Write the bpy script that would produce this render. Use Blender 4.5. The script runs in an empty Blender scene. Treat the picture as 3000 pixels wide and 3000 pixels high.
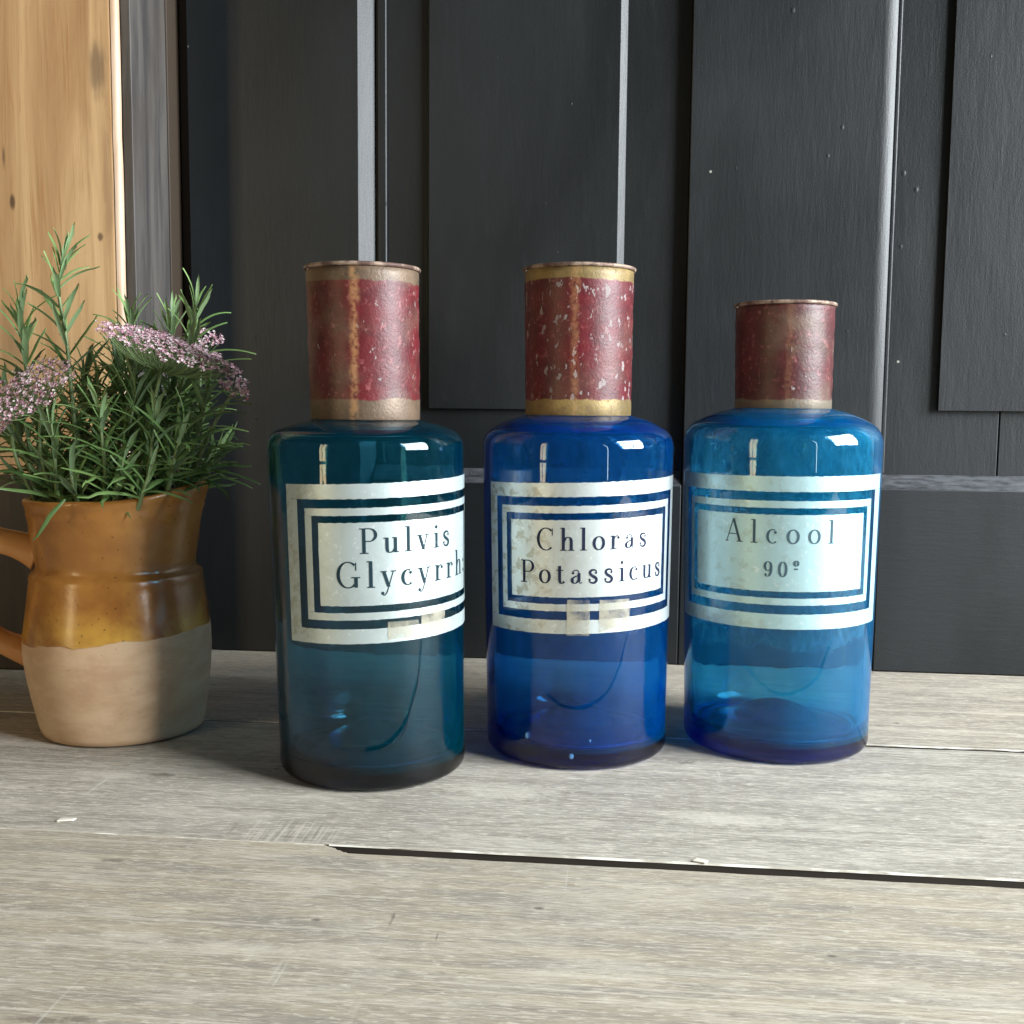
import bpy, bmesh, math, random
from math import sin, cos, pi, radians, tan, atan2, sqrt
from mathutils import Vector, Matrix, noise

random.seed(7)
sc = bpy.context.scene
C = sc.collection

# ------------------------------------------------------------------ camera
H = 0.185
P_, W_, R_ = radians(5.6), radians(6.0), radians(0.5)
fw = Vector((-sin(W_)*cos(P_), cos(W_)*cos(P_), -sin(P_)))
r0 = Vector((cos(W_), sin(W_), 0)); u0 = r0.cross(fw)
rt = r0*cos(R_) + u0*sin(R_); up = -r0*sin(R_) + u0*cos(R_)
cam_d = bpy.data.cameras.new('camera'); cam = bpy.data.objects.new('camera', cam_d); C.objects.link(cam)
m = Matrix((rt, up, -fw)).transposed().to_4x4(); m.translation = Vector((0, 0, H))
cam.matrix_world = m
cam_d.sensor_fit = 'HORIZONTAL'; cam_d.sensor_width = 36; cam_d.lens = 36*3232/3000
cam_d.clip_start = 0.01; cam_d.clip_end = 50
sc.camera = cam

# ------------------------------------------------------------------ world, exposure, windows
w = bpy.data.worlds.new('World'); sc.world = w; w.use_nodes = True
bg = w.node_tree.nodes['Background']; bg.inputs[0].default_value = (0.58, 0.84, 1.0, 1); bg.inputs[1].default_value = 0.048
sc.view_settings.view_transform = 'Standard'; sc.view_settings.look = 'None'
sc.view_settings.exposure = 0.0; sc.view_settings.gamma = 1.0
cy = sc.cycles
cy.use_denoising = True
cy.max_bounces = 20; cy.transmission_bounces = 16; cy.glossy_bounces = 8; cy.diffuse_bounces = 4; cy.transparent_max_bounces = 16
cy.caustics_refractive = True; cy.caustics_reflective = True; cy.sample_clamp_indirect = 12

def window(name, centre, aim, wd, ht, nx, nz, bar, watts, col):
    """a daylight window: one area lamp for each pane between its glazing bars"""
    c = Vector(centre); d = (Vector(aim) - c).normalized()
    q = d.to_track_quat('-Z', 'Y'); M = q.to_matrix()
    pw = (wd - bar*(nx-1))/nx; ph = (ht - bar*(nz-1))/nz
    for i in range(nx):
        for j in range(nz):
            L = bpy.data.lights.new(name, 'AREA'); L.shape = 'RECTANGLE'; L.size = pw; L.size_y = ph
            L.energy = watts/(nx*nz); L.color = col
            o = bpy.data.objects.new(name, L); C.objects.link(o)
            off = M @ Vector((-wd/2 + pw/2 + i*(pw+bar), -ht/2 + ph/2 + j*(ph+bar), 0))
            o.location = c + off; o.rotation_euler = q.to_euler()
window('window_light_right', (1.44, 0.10, 0.70), (0.0, 0.59, 0.10), 0.95, 0.98, 2, 3, 0.03, 102, (0.90, 0.96, 1.0))
window('window_light_left', (-1.62, -1.40, 0.55), (-0.05, 0.62, 0.15), 0.32, 1.35, 2, 6, 0.035, 13, (1.0, 0.78, 0.44))

# ------------------------------------------------------------------ helpers
def mesh(name, vs, fs, mat=None, parent=None, smooth=False, loc=None):
    me = bpy.data.meshes.new(name); me.from_pydata([tuple(v) for v in vs], [], fs); me.update()
    o = bpy.data.objects.new(name, me); C.objects.link(o)
    if mat is not None:
        for k in (mat if isinstance(mat, (list, tuple)) else [mat]): me.materials.append(k)
    if smooth: me.polygons.foreach_set('use_smooth', [True]*len(me.polygons))
    if parent: o.parent = parent
    if loc: o.location = loc
    return o
def empty(name, loc, label, cat, group=None, rz=0):
    o = bpy.data.objects.new(name, None); C.objects.link(o); o.location = loc; o.rotation_euler = (0, 0, rz)
    o.empty_display_size = 0.02
    o['label'] = label; o['category'] = cat
    if group: o['group'] = group
    return o
def lathe(prof, seg=96, warp=None, closed=False):
    vs, fs = [], []; n = len(prof)
    for (r, z) in prof:
        for i in range(seg):
            a = 2*pi*i/seg; v = Vector((r*cos(a), r*sin(a), z))
            if warp: v = warp(v)
            vs.append(v)
    for j in range(n-1):
        for i in range(seg):
            k = (i+1) % seg
            fs.append((j*seg+i, j*seg+k, (j+1)*seg+k, (j+1)*seg+i))
    if not closed:
        if prof[0][0] < 0.002: fs.append(tuple(range(seg))[::-1])
        if prof[-1][0] < 0.002: fs.append(tuple((n-1)*seg+i for i in range(seg)))
    return vs, fs
def crom(pts, n=8):
    out = []; P = [pts[0]] + list(pts) + [pts[-1]]
    for i in range(1, len(P)-2):
        p0, p1, p2, p3 = P[i-1], P[i], P[i+1], P[i+2]
        for k in range(n):
            t = k/n; t2 = t*t; t3 = t2*t
            out.append(tuple(0.5*((2*p1[a]) + (-p0[a]+p2[a])*t + (2*p0[a]-5*p1[a]+4*p2[a]-p3[a])*t2 + (-p0[a]+3*p1[a]-3*p2[a]+p3[a])*t3) for a in range(len(p1))))
    out.append(tuple(pts[-1])); return out
def tube(pts, rad, seg=8, cap=True):
    vs, fs = [], []; n = len(pts); P = [Vector(p) for p in pts]; prev = None
    for i in range(n):
        t = (P[min(i+1, n-1)] - P[max(i-1, 0)]).normalized()
        if prev is None: a = t.orthogonal().normalized()
        else: a = (prev - t*prev.dot(t)).normalized()
        prev = a; b = t.cross(a); r = rad(i/(n-1)) if callable(rad) else rad
        rx, ry = r if isinstance(r, tuple) else (r, r)
        for k in range(seg):
            q = 2*pi*k/seg; vs.append(P[i] + a*cos(q)*rx + b*sin(q)*ry)
    for i in range(n-1):
        for k in range(seg):
            l = (k+1) % seg; fs.append((i*seg+k, i*seg+l, (i+1)*seg+l, (i+1)*seg+k))
    if cap: fs.append(tuple(range(seg))[::-1]); fs.append(tuple((n-1)*seg+k for k in range(seg)))
    return vs, fs
def join(parts):
    vs, fs = [], []
    for v, f in parts:
        o = len(vs); vs += list(v); fs += [tuple(i+o for i in q) for q in f]
    return vs, fs
def box(x0, x1, y0, y1, z0, z1):
    v = [(x0,y0,z0),(x1,y0,z0),(x1,y1,z0),(x0,y1,z0),(x0,y0,z1),(x1,y0,z1),(x1,y1,z1),(x0,y1,z1)]
    f = [(0,3,2,1),(4,5,6,7),(0,1,5,4),(1,2,6,5),(2,3,7,6),(3,0,4,7)]
    return v, f
def fixn(o):
    bm = bmesh.new(); bm.from_mesh(o.data); bmesh.ops.recalc_face_normals(bm, faces=bm.faces); bm.to_mesh(o.data); bm.free()
def bevel(o, wd=0.0008, seg=2):
    b = o.modifiers.new('edge', 'BEVEL'); b.width = wd; b.segments = seg; b.limit_method = 'ANGLE'; b.angle_limit = radians(35)
    o.data.polygons.foreach_set('use_smooth', [True]*len(o.data.polygons))
    wn = o.modifiers.new('wn', 'WEIGHTED_NORMAL'); wn.keep_sharp = True
    return o
def pix(x, y, Y):
    """point in the vertical plane at depth Y that stands at this place of the 3000 px photograph"""
    d = fw + rt*((x-1500)/3232) - up*((y-1500)/3232); t = Y/d.y
    return Vector((0, 0, H)) + d*t

def gnd(x, y):
    d = fw + rt*((x-1500)/3232) - up*((y-1500)/3232); t = -H/d.z; return Vector((0, 0, H)) + d*t

# ------------------------------------------------------------------ materials
class N:
    def __init__(s, name):
        s.m = bpy.data.materials.new(name); s.m.use_nodes = True; s.t = s.m.node_tree; s.n = s.t.nodes; s.l = s.t.links
        s.p = s.n['Principled BSDF']; s.out = s.n['Material Output']
    def new(s, k, **kw):
        o = s.n.new(k)
        for a, b in kw.items(): setattr(o, a, b)
        return o
    def put(s, a, sock):
        if isinstance(a, bpy.types.NodeSocket): s.l.new(a, sock)
        elif isinstance(a, (tuple, list)) and len(a) == 3 and sock.type == 'RGBA': sock.default_value = (*a, 1)
        else: sock.default_value = a
    def co(s, kind='Object', scale=(1,1,1), loc=(0,0,0), rot=(0,0,0)):
        tc = s.new('ShaderNodeTexCoord'); mp = s.new('ShaderNodeMapping'); s.l.new(tc.outputs[kind], mp.inputs[0])
        mp.inputs['Scale'].default_value = scale; mp.inputs['Location'].default_value = loc; mp.inputs['Rotation'].default_value = rot
        return mp.outputs[0]
    def noise(s, vec, scale, detail=4, rough=0.55, dist=0):
        o = s.new('ShaderNodeTexNoise'); s.l.new(vec, o.inputs['Vector']); o.inputs['Scale'].default_value = scale
        o.inputs['Detail'].default_value = detail; o.inputs['Roughness'].default_value = rough; o.inputs['Distortion'].default_value = dist
        return o.outputs['Fac']
    def vor(s, vec, scale, rnd=1.0):
        o = s.new('ShaderNodeTexVoronoi'); s.l.new(vec, o.inputs['Vector']); o.inputs['Scale'].default_value = scale
        o.inputs['Randomness'].default_value = rnd
        return o.outputs['Distance'], o.outputs['Color']
    def ramp(s, fac, stops, interp='LINEAR'):
        o = s.new('ShaderNodeValToRGB'); s.put(fac, o.inputs[0]); cr = o.color_ramp; cr.interpolation = interp
        while len(cr.elements) < len(stops): cr.elements.new(0.5)
        for e, (p, c) in zip(cr.elements, stops):
            e.position = p; e.color = (*c, 1) if isinstance(c, tuple) else (c, c, c, 1)
        return o.outputs[0]
    def mix(s, fac, a, b, mode='MIX'):
        o = s.new('ShaderNodeMix', data_type='RGBA', blend_type=mode)
        s.put(fac, o.inputs[0]); s.put(a, o.inputs[6]); s.put(b, o.inputs[7]); return o.outputs[2]
    def math(s, op, a, b=0.0, c=0.0, clamp=False):
        o = s.new('ShaderNodeMath', operation=op); o.use_clamp = clamp
        s.put(a, o.inputs[0]); s.put(b, o.inputs[1]); s.put(c, o.inputs[2]); return o.outputs[0]
    def step(s, a, lo, hi):
        o = s.new('ShaderNodeMapRange'); o.interpolation_type = 'SMOOTHSTEP'
        s.put(a, o.inputs[0]); o.inputs[1].default_value = lo; o.inputs[2].default_value = hi; return o.outputs[0]
    def xyz(s, vec):
        o = s.new('ShaderNodeSeparateXYZ'); s.l.new(vec, o.inputs[0]); return o.outputs
    def bump(s, hgt, dist, strength=1.0, base=None):
        o = s.new('ShaderNodeBump'); s.put(hgt, o.inputs['Height']); o.inputs['Distance'].default_value = dist
        o.inputs['Strength'].default_value = strength
        if base is not None: s.l.new(base, o.inputs['Normal'])
        s.l.new(o.outputs[0], s.p.inputs['Normal']); return o.outputs[0]
    def set(s, col=None, rough=None, **kw):
        if col is not None: s.put(col, s.p.inputs['Base Color'])
        if rough is not None: s.put(rough, s.p.inputs['Roughness'])
        for k, v in kw.items(): s.put(v, s.p.inputs[k.replace('_', ' ')])
        return s.m

def blot(k, c, x, z, rx, rz, col, amt, wob=0.5, sc_=60, ax=2, extra=None):
    v = k.co(); q = k.xyz(v); n = k.noise(k.co(scale=(1,1,0.35)), sc_, 5, 0.65, 0.4)
    a = k.math('DIVIDE', k.math('SUBTRACT', q[0], x), rx); b = k.math('DIVIDE', k.math('SUBTRACT', q[ax], z), rz)
    d = k.math('SQRT', k.math('ADD', k.math('MULTIPLY', a, a), k.math('MULTIPLY', b, b)))
    d = k.math('ADD', d, k.math('MULTIPLY', k.math('SUBTRACT', n, 0.5), wob*4))
    f = k.math('MULTIPLY', k.step(d, 1.15, 0.35), amt)
    if extra is not None: f = k.math('MULTIPLY', f, extra)
    return k.mix(f, c, col)
def mat_table(name='limed_wood', base=(0.445,0.385,0.30), light=(0.64,0.572,0.462), dark=(0.29,0.258,0.212), seed=0.0, blots=()):
    k = N(name); v = k.co(scale=(1,1,1), loc=(seed, seed*0.7, 0))
    vs = k.co(scale=(14,130,60), loc=(seed,0,0)); vf = k.co(scale=(120,620,200), loc=(seed,0,0)); vm = k.co(scale=(9,30,16), loc=(seed,0,0))
    n1 = k.noise(vs, 1.0, 6, 0.65, 0.3); n2 = k.noise(vf, 1.0, 5, 0.7, 0.4); n3 = k.noise(vm, 1.6, 8, 0.72, 0.3); n4 = k.noise(v, 9, 4, 0.6)
    c = k.mix(k.step(n1, 0.30, 0.72), dark, base)
    c = k.mix(k.math('MULTIPLY', k.step(n3, 0.46, 0.64), 0.50), c, light)
    c = k.mix(k.math('MULTIPLY', k.step(n2, 0.56, 0.66), 0.70), c, tuple(min(1,x*1.15) for x in light))          # lifted paint flecks
    c = k.mix(k.math('MULTIPLY', k.step(n2, 0.42, 0.30), 0.60), c, (0.20,0.175,0.14))
    c = k.mix(k.math('MULTIPLY', k.step(n4, 0.45, 0.75), 0.35), c, (0.30,0.27,0.22))
    sp, _ = k.vor(k.co(scale=(1,1.6,1), loc=(seed,0,0)), 60); sn = k.noise(v, 40, 2)
    spm = k.math('MULTIPLY', k.step(sp, 0.16, 0.05), k.step(sn, 0.60, 0.66)); c = k.mix(k.math('MULTIPLY', spm, 0.8), c, (0.07,0.06,0.05))
    ng = k.noise(k.co(scale=(130,1050,300), loc=(seed,1,0)), 1.0, 4, 0.62, 0.5)
    c = k.mix(k.math('MULTIPLY', k.step(ng, 0.52, 0.64), 0.58), c, tuple(x*1.08 for x in light)); c = k.mix(k.math('MULTIPLY', k.step(ng, 0.45, 0.33), 0.50), c, tuple(x*0.80 for x in dark))
    nl = k.noise(k.co(scale=(2.5,520,50), loc=(seed,2,0)), 1.0, 2, 0.5, 0.15); c = k.mix(k.math('MULTIPLY', k.step(nl, 0.60, 0.67), 0.6), c, light)
    c = k.mix(k.math('MULTIPLY', k.step(nl, 0.37, 0.31), 0.4), c, dark)
    st = k.noise(k.co(scale=(700,18,100), rot=(0,0,radians(20))), 1.0, 2, 0.5)
    for bx, by, rx_, ry_, kind in blots:
        gp = gnd(bx, by)
        if kind == 'scratch_or_glint': c = blot(k, c, gp.x, gp.y, rx_, ry_, (0.20,0.18,0.15), 0.5, 0.3, 40, 1, k.step(st, 0.55, 0.62)); c = blot(k, c, gp.x, gp.y, rx_, ry_, light, 0.45, 0.3, 40, 1, k.step(st, 0.45, 0.40))
        elif kind == 'dark': c = blot(k, c, gp.x, gp.y, rx_, ry_, (0.14,0.115,0.09), 0.6, 0.55, 320, 1)
        else: c = blot(k, c, gp.x, gp.y, rx_, ry_, tuple(x*1.12 for x in light), 0.45, 0.6, 120, 1)
    # cross scratches
    vr = k.co(scale=(420,14,100), rot=(0,0,radians(24))); sr = k.noise(vr, 1.0, 3, 0.6); sm = k.noise(v, 11, 3)
    scr = k.math('MULTIPLY', k.step(sr, 0.60, 0.72), k.step(sm, 0.56, 0.66)); c = k.mix(k.math('MULTIPLY', scr, 0.5), c, (0.60,0.57,0.50))
    h = k.math('ADD', k.math('MULTIPLY', n1, 0.5), k.math('ADD', k.math('MULTIPLY', n2, 0.5), k.math('MULTIPLY', ng, 0.7))); h = k.math('SUBTRACT', h, k.math('MULTIPLY', spm, 0.5))
    k.bump(h, 0.0011, 0.55)
    return k.set(c, k.math('ADD', 0.50, k.math('MULTIPLY', n2, 0.3)))
M_table = mat_table()
def mat_plain(name, col, rough=0.6, **kw):
    return N(name).set(col, rough, **kw)
k = N('worn_edge'); n = k.noise(k.co(scale=(60,200,200)), 1, 4); M_edge = k.set(k.mix(k.step(n, 0.40, 0.62), (0.42,0.38,0.31), (0.78,0.75,0.66)), 0.7)
M_side = mat_plain('dirty_joint', (0.040,0.030,0.022), 0.9)
M_gap = mat_plain('dark_gap', (0.012,0.010,0.008), 0.9)

def mat_door(name, horiz=False, col=(0.0105,0.0122,0.0135)):
    k = N(name); sv = (90,600,520) if horiz else (520,600,90)
    a = k.noise(k.co(scale=sv), 1, 3, 0.5, 0.2)
    b = k.noise(k.co(scale=(5,5,2.2)), 1.6, 4, 0.6, 0.4)
    s2 = (22,160,150) if horiz else (150,160,22); a2 = k.noise(k.co(scale=s2), 1, 5, 0.65, 0.3)
    fine = k.noise(k.co(), 1100, 3, 0.6)
    c = k.mix(k.step(b, 0.30, 0.72), tuple(x*0.78 for x in col), tuple(x*1.35 for x in col))
    c = k.mix(k.math('MULTIPLY', k.step(a2, 0.56, 0.74), 0.10), c, (0.040,0.046,0.052))
    d, cc = k.vor(k.co(scale=(1,1,0.75)), 115); pick = k.math('GREATER_THAN', k.xyz(cc)[0], k.math('ADD', 0.70, k.math('MULTIPLY', b, 0.42)))
    nib = k.math('MULTIPLY', k.step(k.math('DIVIDE', d, k.math('ADD', 0.35, k.xyz(cc)[1])), 0.16, 0.03), pick)
    d2, c2 = k.vor(k.co(loc=(3,1,2)), 38); pick2 = k.math('GREATER_THAN', k.xyz(c2)[0], 0.90)
    chip = k.math('MULTIPLY', k.step(d2, 0.045, 0.02), pick2); c = k.mix(k.math('MULTIPLY', chip, 0.7), c, (0.42,0.42,0.38))
    h = k.math('ADD', k.math('MULTIPLY', a, 0.35), k.math('MULTIPLY', a2, 0.7)); h = k.math('ADD', h, k.math('MULTIPLY', nib, 1.0)); h = k.math('ADD', h, k.math('MULTIPLY', fine, 0.4))
    k.bump(h, 0.00045, 0.58)
    nz = k.xyz(k.new('ShaderNodeNewGeometry').outputs['True Normal'])[2]; dn = k.noise(k.co(scale=(90,400,400)), 1, 4, 0.6)
    c = k.mix(k.math('MULTIPLY', k.step(nz, 0.3, 0.6), k.math('MULTIPLY', k.step(dn, 0.2, 0.7), 0.85)), c, (0.105,0.108,0.118))      # dust lying on the ledge
    return k.set(c, k.math('ADD', 0.28, k.math('MULTIPLY', b, 0.32)), **{'Specular_IOR_Level': 0.42})
M_door = mat_door('black_paint_vertical'); M_doorh = mat_door('black_paint_horizontal', True)

k = N('pine'); v = k.co(scale=(26,26,2.2)); g = k.noise(v, 1.2, 6, 0.6, 0.9); g2 = k.noise(k.co(scale=(190,190,9)), 1, 5, 0.65, 0.6)
c = k.mix(k.step(g, 0.30, 0.70), (0.38,0.205,0.09), (0.66,0.43,0.22)); c = k.mix(k.math('MULTIPLY', k.step(g2, 0.54, 0.68), 0.6), c, (0.36,0.17,0.06))
gg = k.noise(k.co(scale=(14,14,4), loc=(2.2,0,1.3)), 1.3, 4, 0.6, 0.4); c = k.mix(k.math('MULTIPLY', k.step(gg, 0.60, 0.74), 0.55), c, (0.20,0.13,0.07))
d, cc = k.vor(k.co(scale=(1,1,0.55)), 30); pk = k.math('GREATER_THAN', k.xyz(cc)[0], 0.80); kn = k.math('MULTIPLY', k.step(d, 0.13, 0.05), pk); c = k.mix(k.math('MULTIPLY', kn, 0.85), c, (0.10,0.05,0.02))
c = blot(k, c, 0.053, 0.400, 0.007, 0.022, (0.16,0.10,0.06), 0.75); c = blot(k, c, 0.058, 0.330, 0.004, 0.045, (0.30,0.17,0.09), 0.6)
c = blot(k, c, -0.008, 0.315, 0.0025, 0.006, (0.05,0.02,0.01), 0.9); c = blot(k, c, -0.013, 0.345, 0.0015, 0.009, (0.12,0.06,0.03), 0.8); c = blot(k, c, 0.052, 0.292, 0.0022, 0.003, (0.10,0.05,0.03), 0.85)
k.bump(g2, 0.0006, 0.5); M_pine = k.set(c, 0.42)
k = N('pale_bare_edge'); g = k.noise(k.co(scale=(60,60,9)), 1, 4); M_pineedge = k.set(k.mix(k.step(g,0.4,0.6), (0.44,0.28,0.17), (0.56,0.41,0.29)), 0.5)
k = N('grey_wash'); g = k.noise(k.co(scale=(80,80,5)), 1.2, 5, 0.65, 0.4); g2 = k.noise(k.co(scale=(12,12,6)), 1.2, 4)
c = k.mix(k.step(g, 0.32, 0.68), (0.034,0.031,0.030), (0.088,0.078,0.070)); c = k.mix(k.math('MULTIPLY', k.step(g2,0.5,0.7), 0.5), c, (0.055,0.042,0.034)); k.bump(g, 0.0006, 0.5); M_grey = k.set(c, 0.55)
k = N('dark_brown_foot'); g = k.noise(k.co(scale=(90,90,7)), 1, 5, 0.6, 0.4); k.bump(g, 0.0005, 0.5); M_foot = k.set(k.mix(k.step(g, 0.3, 0.7), (0.014,0.009,0.006), (0.045,0.028,0.018)), 0.6)
M_brown = mat_plain('dark_brown', (0.03,0.018,0.009), 0.7)

def mat_glass(name, absorb, dens, film=(0.1,0.3,0.5), amt=0.1):
    k = N(name); v = k.co()
    k.set((1,1,1), k.math('MULTIPLY', k.step(k.xyz(v)[2], 0.0125, 0.0095), 0.22), **{'Transmission_Weight': 1.0, 'IOR': 1.48})
    n = k.noise(k.co(scale=(1,1,0.5)), 26, 3, 0.5); k.bump(n, 0.0012, 0.55)
    # a thin dusty haze on the old glass
    df = k.new('ShaderNodeBsdfDiffuse'); k.put(film, df.inputs[0]); tl = k.new('ShaderNodeBsdfTranslucent'); k.put(film, tl.inputs[0])
    m1 = k.new('ShaderNodeMixShader'); m1.inputs[0].default_value = 0.5; k.l.new(df.outputs[0], m1.inputs[1]); k.l.new(tl.outputs[0], m1.inputs[2])
    m2 = k.new('ShaderNodeMixShader'); hz = k.noise(k.co(scale=(1,1,0.4)), 30, 5, 0.6); k.l.new(k.math('MULTIPLY', k.math('MULTIPLY', k.step(hz, 0.2, 0.8), amt*1.6), k.step(k.xyz(v)[2], 0.0085, 0.0105)), m2.inputs[0])
    k.l.new(k.p.outputs[0], m2.inputs[1]); k.l.new(m1.outputs[0], m2.inputs[2]); k.l.new(m2.outputs[0], k.out.inputs[0])
    va = k.new('ShaderNodeVolumeAbsorption'); va.inputs[0].default_value = (*absorb, 1); va.inputs[1].default_value = dens
    k.l.new(va.outputs[0], k.out.inputs['Volume'])
    return k.m
def mat_film(name, z0=None, amt=0.4, col=(0.75,0.78,0.75), low=0.12):
    k = N(name); df = k.new('ShaderNodeBsdfDiffuse'); k.put(col, df.inputs[0]); tl = k.new('ShaderNodeBsdfTranslucent'); k.put(col, tl.inputs[0])
    m1 = k.new('ShaderNodeMixShader'); m1.inputs[0].default_value = 0.5; k.l.new(df.outputs[0], m1.inputs[1]); k.l.new(tl.outputs[0], m1.inputs[2])
    tr = k.new('ShaderNodeBsdfTransparent'); m2 = k.new('ShaderNodeMixShader')
    n = k.noise(k.co(scale=(1,1,0.5)), 60, 5, 0.7, 0.3); f = k.math('MULTIPLY', k.step(n, 0.25, 0.75), amt)
    if z0 is not None:
        big = k.noise(k.co(), 22, 5, 0.65, 0.2); z = k.xyz(k.co())[2]
        zz = k.math('ADD', z, k.math('MULTIPLY', k.math('SUBTRACT', big, 0.5), 0.038)); s_ = k.step(zz, z0-0.0015, z0+0.0015)
        f = k.math('MULTIPLY', f, k.math('ADD', low, k.math('MULTIPLY', s_, 1-low)))
    k.l.new(f, m2.inputs[0]); k.l.new(tr.outputs[0], m2.inputs[1]); k.l.new(m1.outputs[0], m2.inputs[2]); k.l.new(m2.outputs[0], k.out.inputs[0])
    return k.m

def mat_cap(name, h, red=(0.27,0.018,0.035), gold=(0.50,0.34,0.12), chips=0.5, band=(0.010,0.009), grime=0.2, seed=0.0, streak=0.5, streak_at=0.08):
    k = N(name); v = k.co(loc=(seed,seed,0)); z = k.xyz(k.co())[2]
    n1 = k.noise(v, 90, 5, 0.6); n2 = k.noise(v, 320, 4, 0.6); n3 = k.noise(k.co(scale=(1,1,0.6), loc=(seed,seed,seed)), 250, 4, 0.6, 0.2); n4 = k.noise(v, 36, 4)
    c = k.mix(k.step(n1, 0.3, 0.7), tuple(x*0.55 for x in red), red)
    c = k.mix(k.math('MULTIPLY', k.step(n2, 0.55, 0.75), 0.45), c, (0.42,0.14,0.14))
    c = k.mix(k.math('MULTIPLY', k.step(n4, 0.45, 0.7), grime), c, (0.13,0.085,0.06))
    ch = k.step(n3, 0.70-0.12*chips, 0.725-0.12*chips); c = k.mix(k.math('MULTIPLY', ch, 0.8), c, (0.29,0.25,0.245))
    # bands of old gilding with ragged edges
    wob = k.math('MULTIPLY', k.math('SUBTRACT', n1, 0.5), 0.0042); zz = k.math('ADD', z, wob)
    top = k.step(zz, h-band[0]-0.0004, h-band[0]+0.0004); bot = k.step(zz, band[1]+0.0004, band[1]-0.0004)
    g = k.mix(k.step(n4, 0.35, 0.65), tuple(x*0.5 for x in gold), gold); g = k.mix(k.math('MULTIPLY', k.step(n2,0.5,0.7), 0.5), g, (0.17,0.10,0.06))
    bd = k.math('MAXIMUM', top, bot); c = k.mix(bd, c, g)
    # upright orange streak, broken up by noise
    sx = k.xyz(k.co())
    ang = k.math('ARCTAN2', sx[0], k.math('MULTIPLY', sx[1], -1)); off = k.math('ABSOLUTE', k.math('ADD', ang, streak_at)); off = k.math('ADD', off, k.math('MULTIPLY', k.math('SUBTRACT', n1, 0.5), 0.25))
    stm = k.math('MULTIPLY', k.step(off, 0.11, 0.01), k.step(n2, 0.30, 0.55)); c = k.mix(k.math('MULTIPLY', stm, streak), c, (0.62,0.33,0.14))
    h_ = k.math('ADD', k.math('MULTIPLY', k.noise(v, 650, 3, 0.6), 0.9), k.math('MULTIPLY', n2, 0.25)); h_ = k.math('SUBTRACT', h_, k.math('MULTIPLY', ch, 0.35))
    k.bump(h_, 0.00045, 0.45)
    r = k.math('ADD', 0.45, k.math('MULTIPLY', ch, 0.25))
    return k.set(c, r, Metallic=k.math('MULTIPLY', bd, 0.2))
M_rim = N('tarnished_rim'); n = M_rim.noise(M_rim.co(), 160, 4); M_rim.bump(n, 0.0006, 0.5)
M_rim = M_rim.set(M_rim.mix(M_rim.step(n, 0.4, 0.62), (0.14,0.085,0.07), (0.42,0.31,0.24)), 0.45, Metallic=0.3)

def mat_label(name, tint=(0.80,0.84,0.81), tan_=(0.50,0.47,0.36), amt=0.5, seed=0.0, left=None):
    k = N(name); v = k.co(loc=(seed,0,seed)); n1 = k.noise(v, 28, 4, 0.6); n2 = k.noise(v, 170, 5, 0.65, 0.3); n3 = k.noise(v, 420, 3)
    c = k.mix(k.math('MULTIPLY', k.step(n1, 0.35, 0.75), amt), tint, tuple(0.6*a+0.4*b for a, b in zip(tint, tan_)))
    x = k.xyz(k.co())[0]
    lf = k.step(x, left+0.022, left-0.022) if left is not None else 0.3
    c = k.mix(k.math('MULTIPLY', k.math('MULTIPLY', k.step(n2, 0.50, 0.62), lf), amt), c, tan_)
    c = k.mix(k.math('MULTIPLY', k.step(n3, 0.60, 0.70), 0.35), c, (0.92,0.95,0.95)); n5 = k.noise(v, 75, 5, 0.7, 0.5); c = k.mix(k.math('MULTIPLY', k.step(n5, 0.52, 0.66), 0.30*amt), c, tuple(x*0.7 for x in tint))
    k.bump(n2, 0.0003, 0.4)
    return k.set(c, 0.40, Metallic=0.5)
def mat_ink(name, col):
    k = N(name); n = k.noise(k.co(), 420, 4, 0.7); return k.set(k.mix(k.math('MULTIPLY', k.step(n, 0.60, 0.72), 0.15), col, (0.35,0.42,0.46)), 0.65, Specular_IOR_Level=0.2)

k = N('salt_glazed_clay'); v = k.co(); xz = k.xyz(v); n1 = k.noise(v, 22, 5, 0.6, 0.4); n2 = k.noise(v, 260, 4, 0.6); n3 = k.noise(k.co(scale=(1,1,2.6)), 34, 5, 0.6, 0.3)
glz = k.mix(k.step(n1, 0.3, 0.72), (0.27,0.105,0.024), (0.46,0.21,0.045)); 
wave = k.noise(k.co(scale=(1,1,0.2)), 34, 3); zb = k.math('ADD', k.math('SUBTRACT', xz[2], k.math('MULTIPLY', xz[0], 0.10)), k.math('MULTIPLY', k.math('SUBTRACT', wave, 0.5), 0.008))
near = k.step(zb, 0.078, 0.056); glz = k.mix(k.math('MULTIPLY', near, k.step(n1, 0.35, 0.6)), glz, (0.58,0.33,0.06))
sp, _c = k.vor(v, 260); spk = k.math('MULTIPLY', k.step(sp, 0.25, 0.1), k.step(n2, 0.5, 0.6)); glz = k.mix(k.math('MULTIPLY', spk, 0.7), glz, (0.08,0.035,0.01))
raw = k.mix(k.step(n3, 0.3, 0.7), (0.50,0.32,0.19), (0.62,0.44,0.28)); raw = k.mix(k.math('MULTIPLY', k.step(n1, 0.55, 0.7), 0.35), raw, (0.40,0.24,0.15)); raw = k.mix(k.math('MULTIPLY', spk, 0.3), raw, (0.15,0.1,0.07))
up_ = k.step(zb, 0.0557, 0.0565); c = k.mix(up_, raw, glz)
hh = k.math('ADD', k.math('MULTIPLY', n2, 0.2), k.math('ADD', k.math('MULTIPLY', n3, 0.8), k.math('MULTIPLY', up_, 0.8))); k.bump(hh, 0.0008, 0.5)
M_jug = k.set(c, k.math('SUBTRACT', 0.72, k.math('MULTIPLY', up_, 0.50)))
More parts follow.
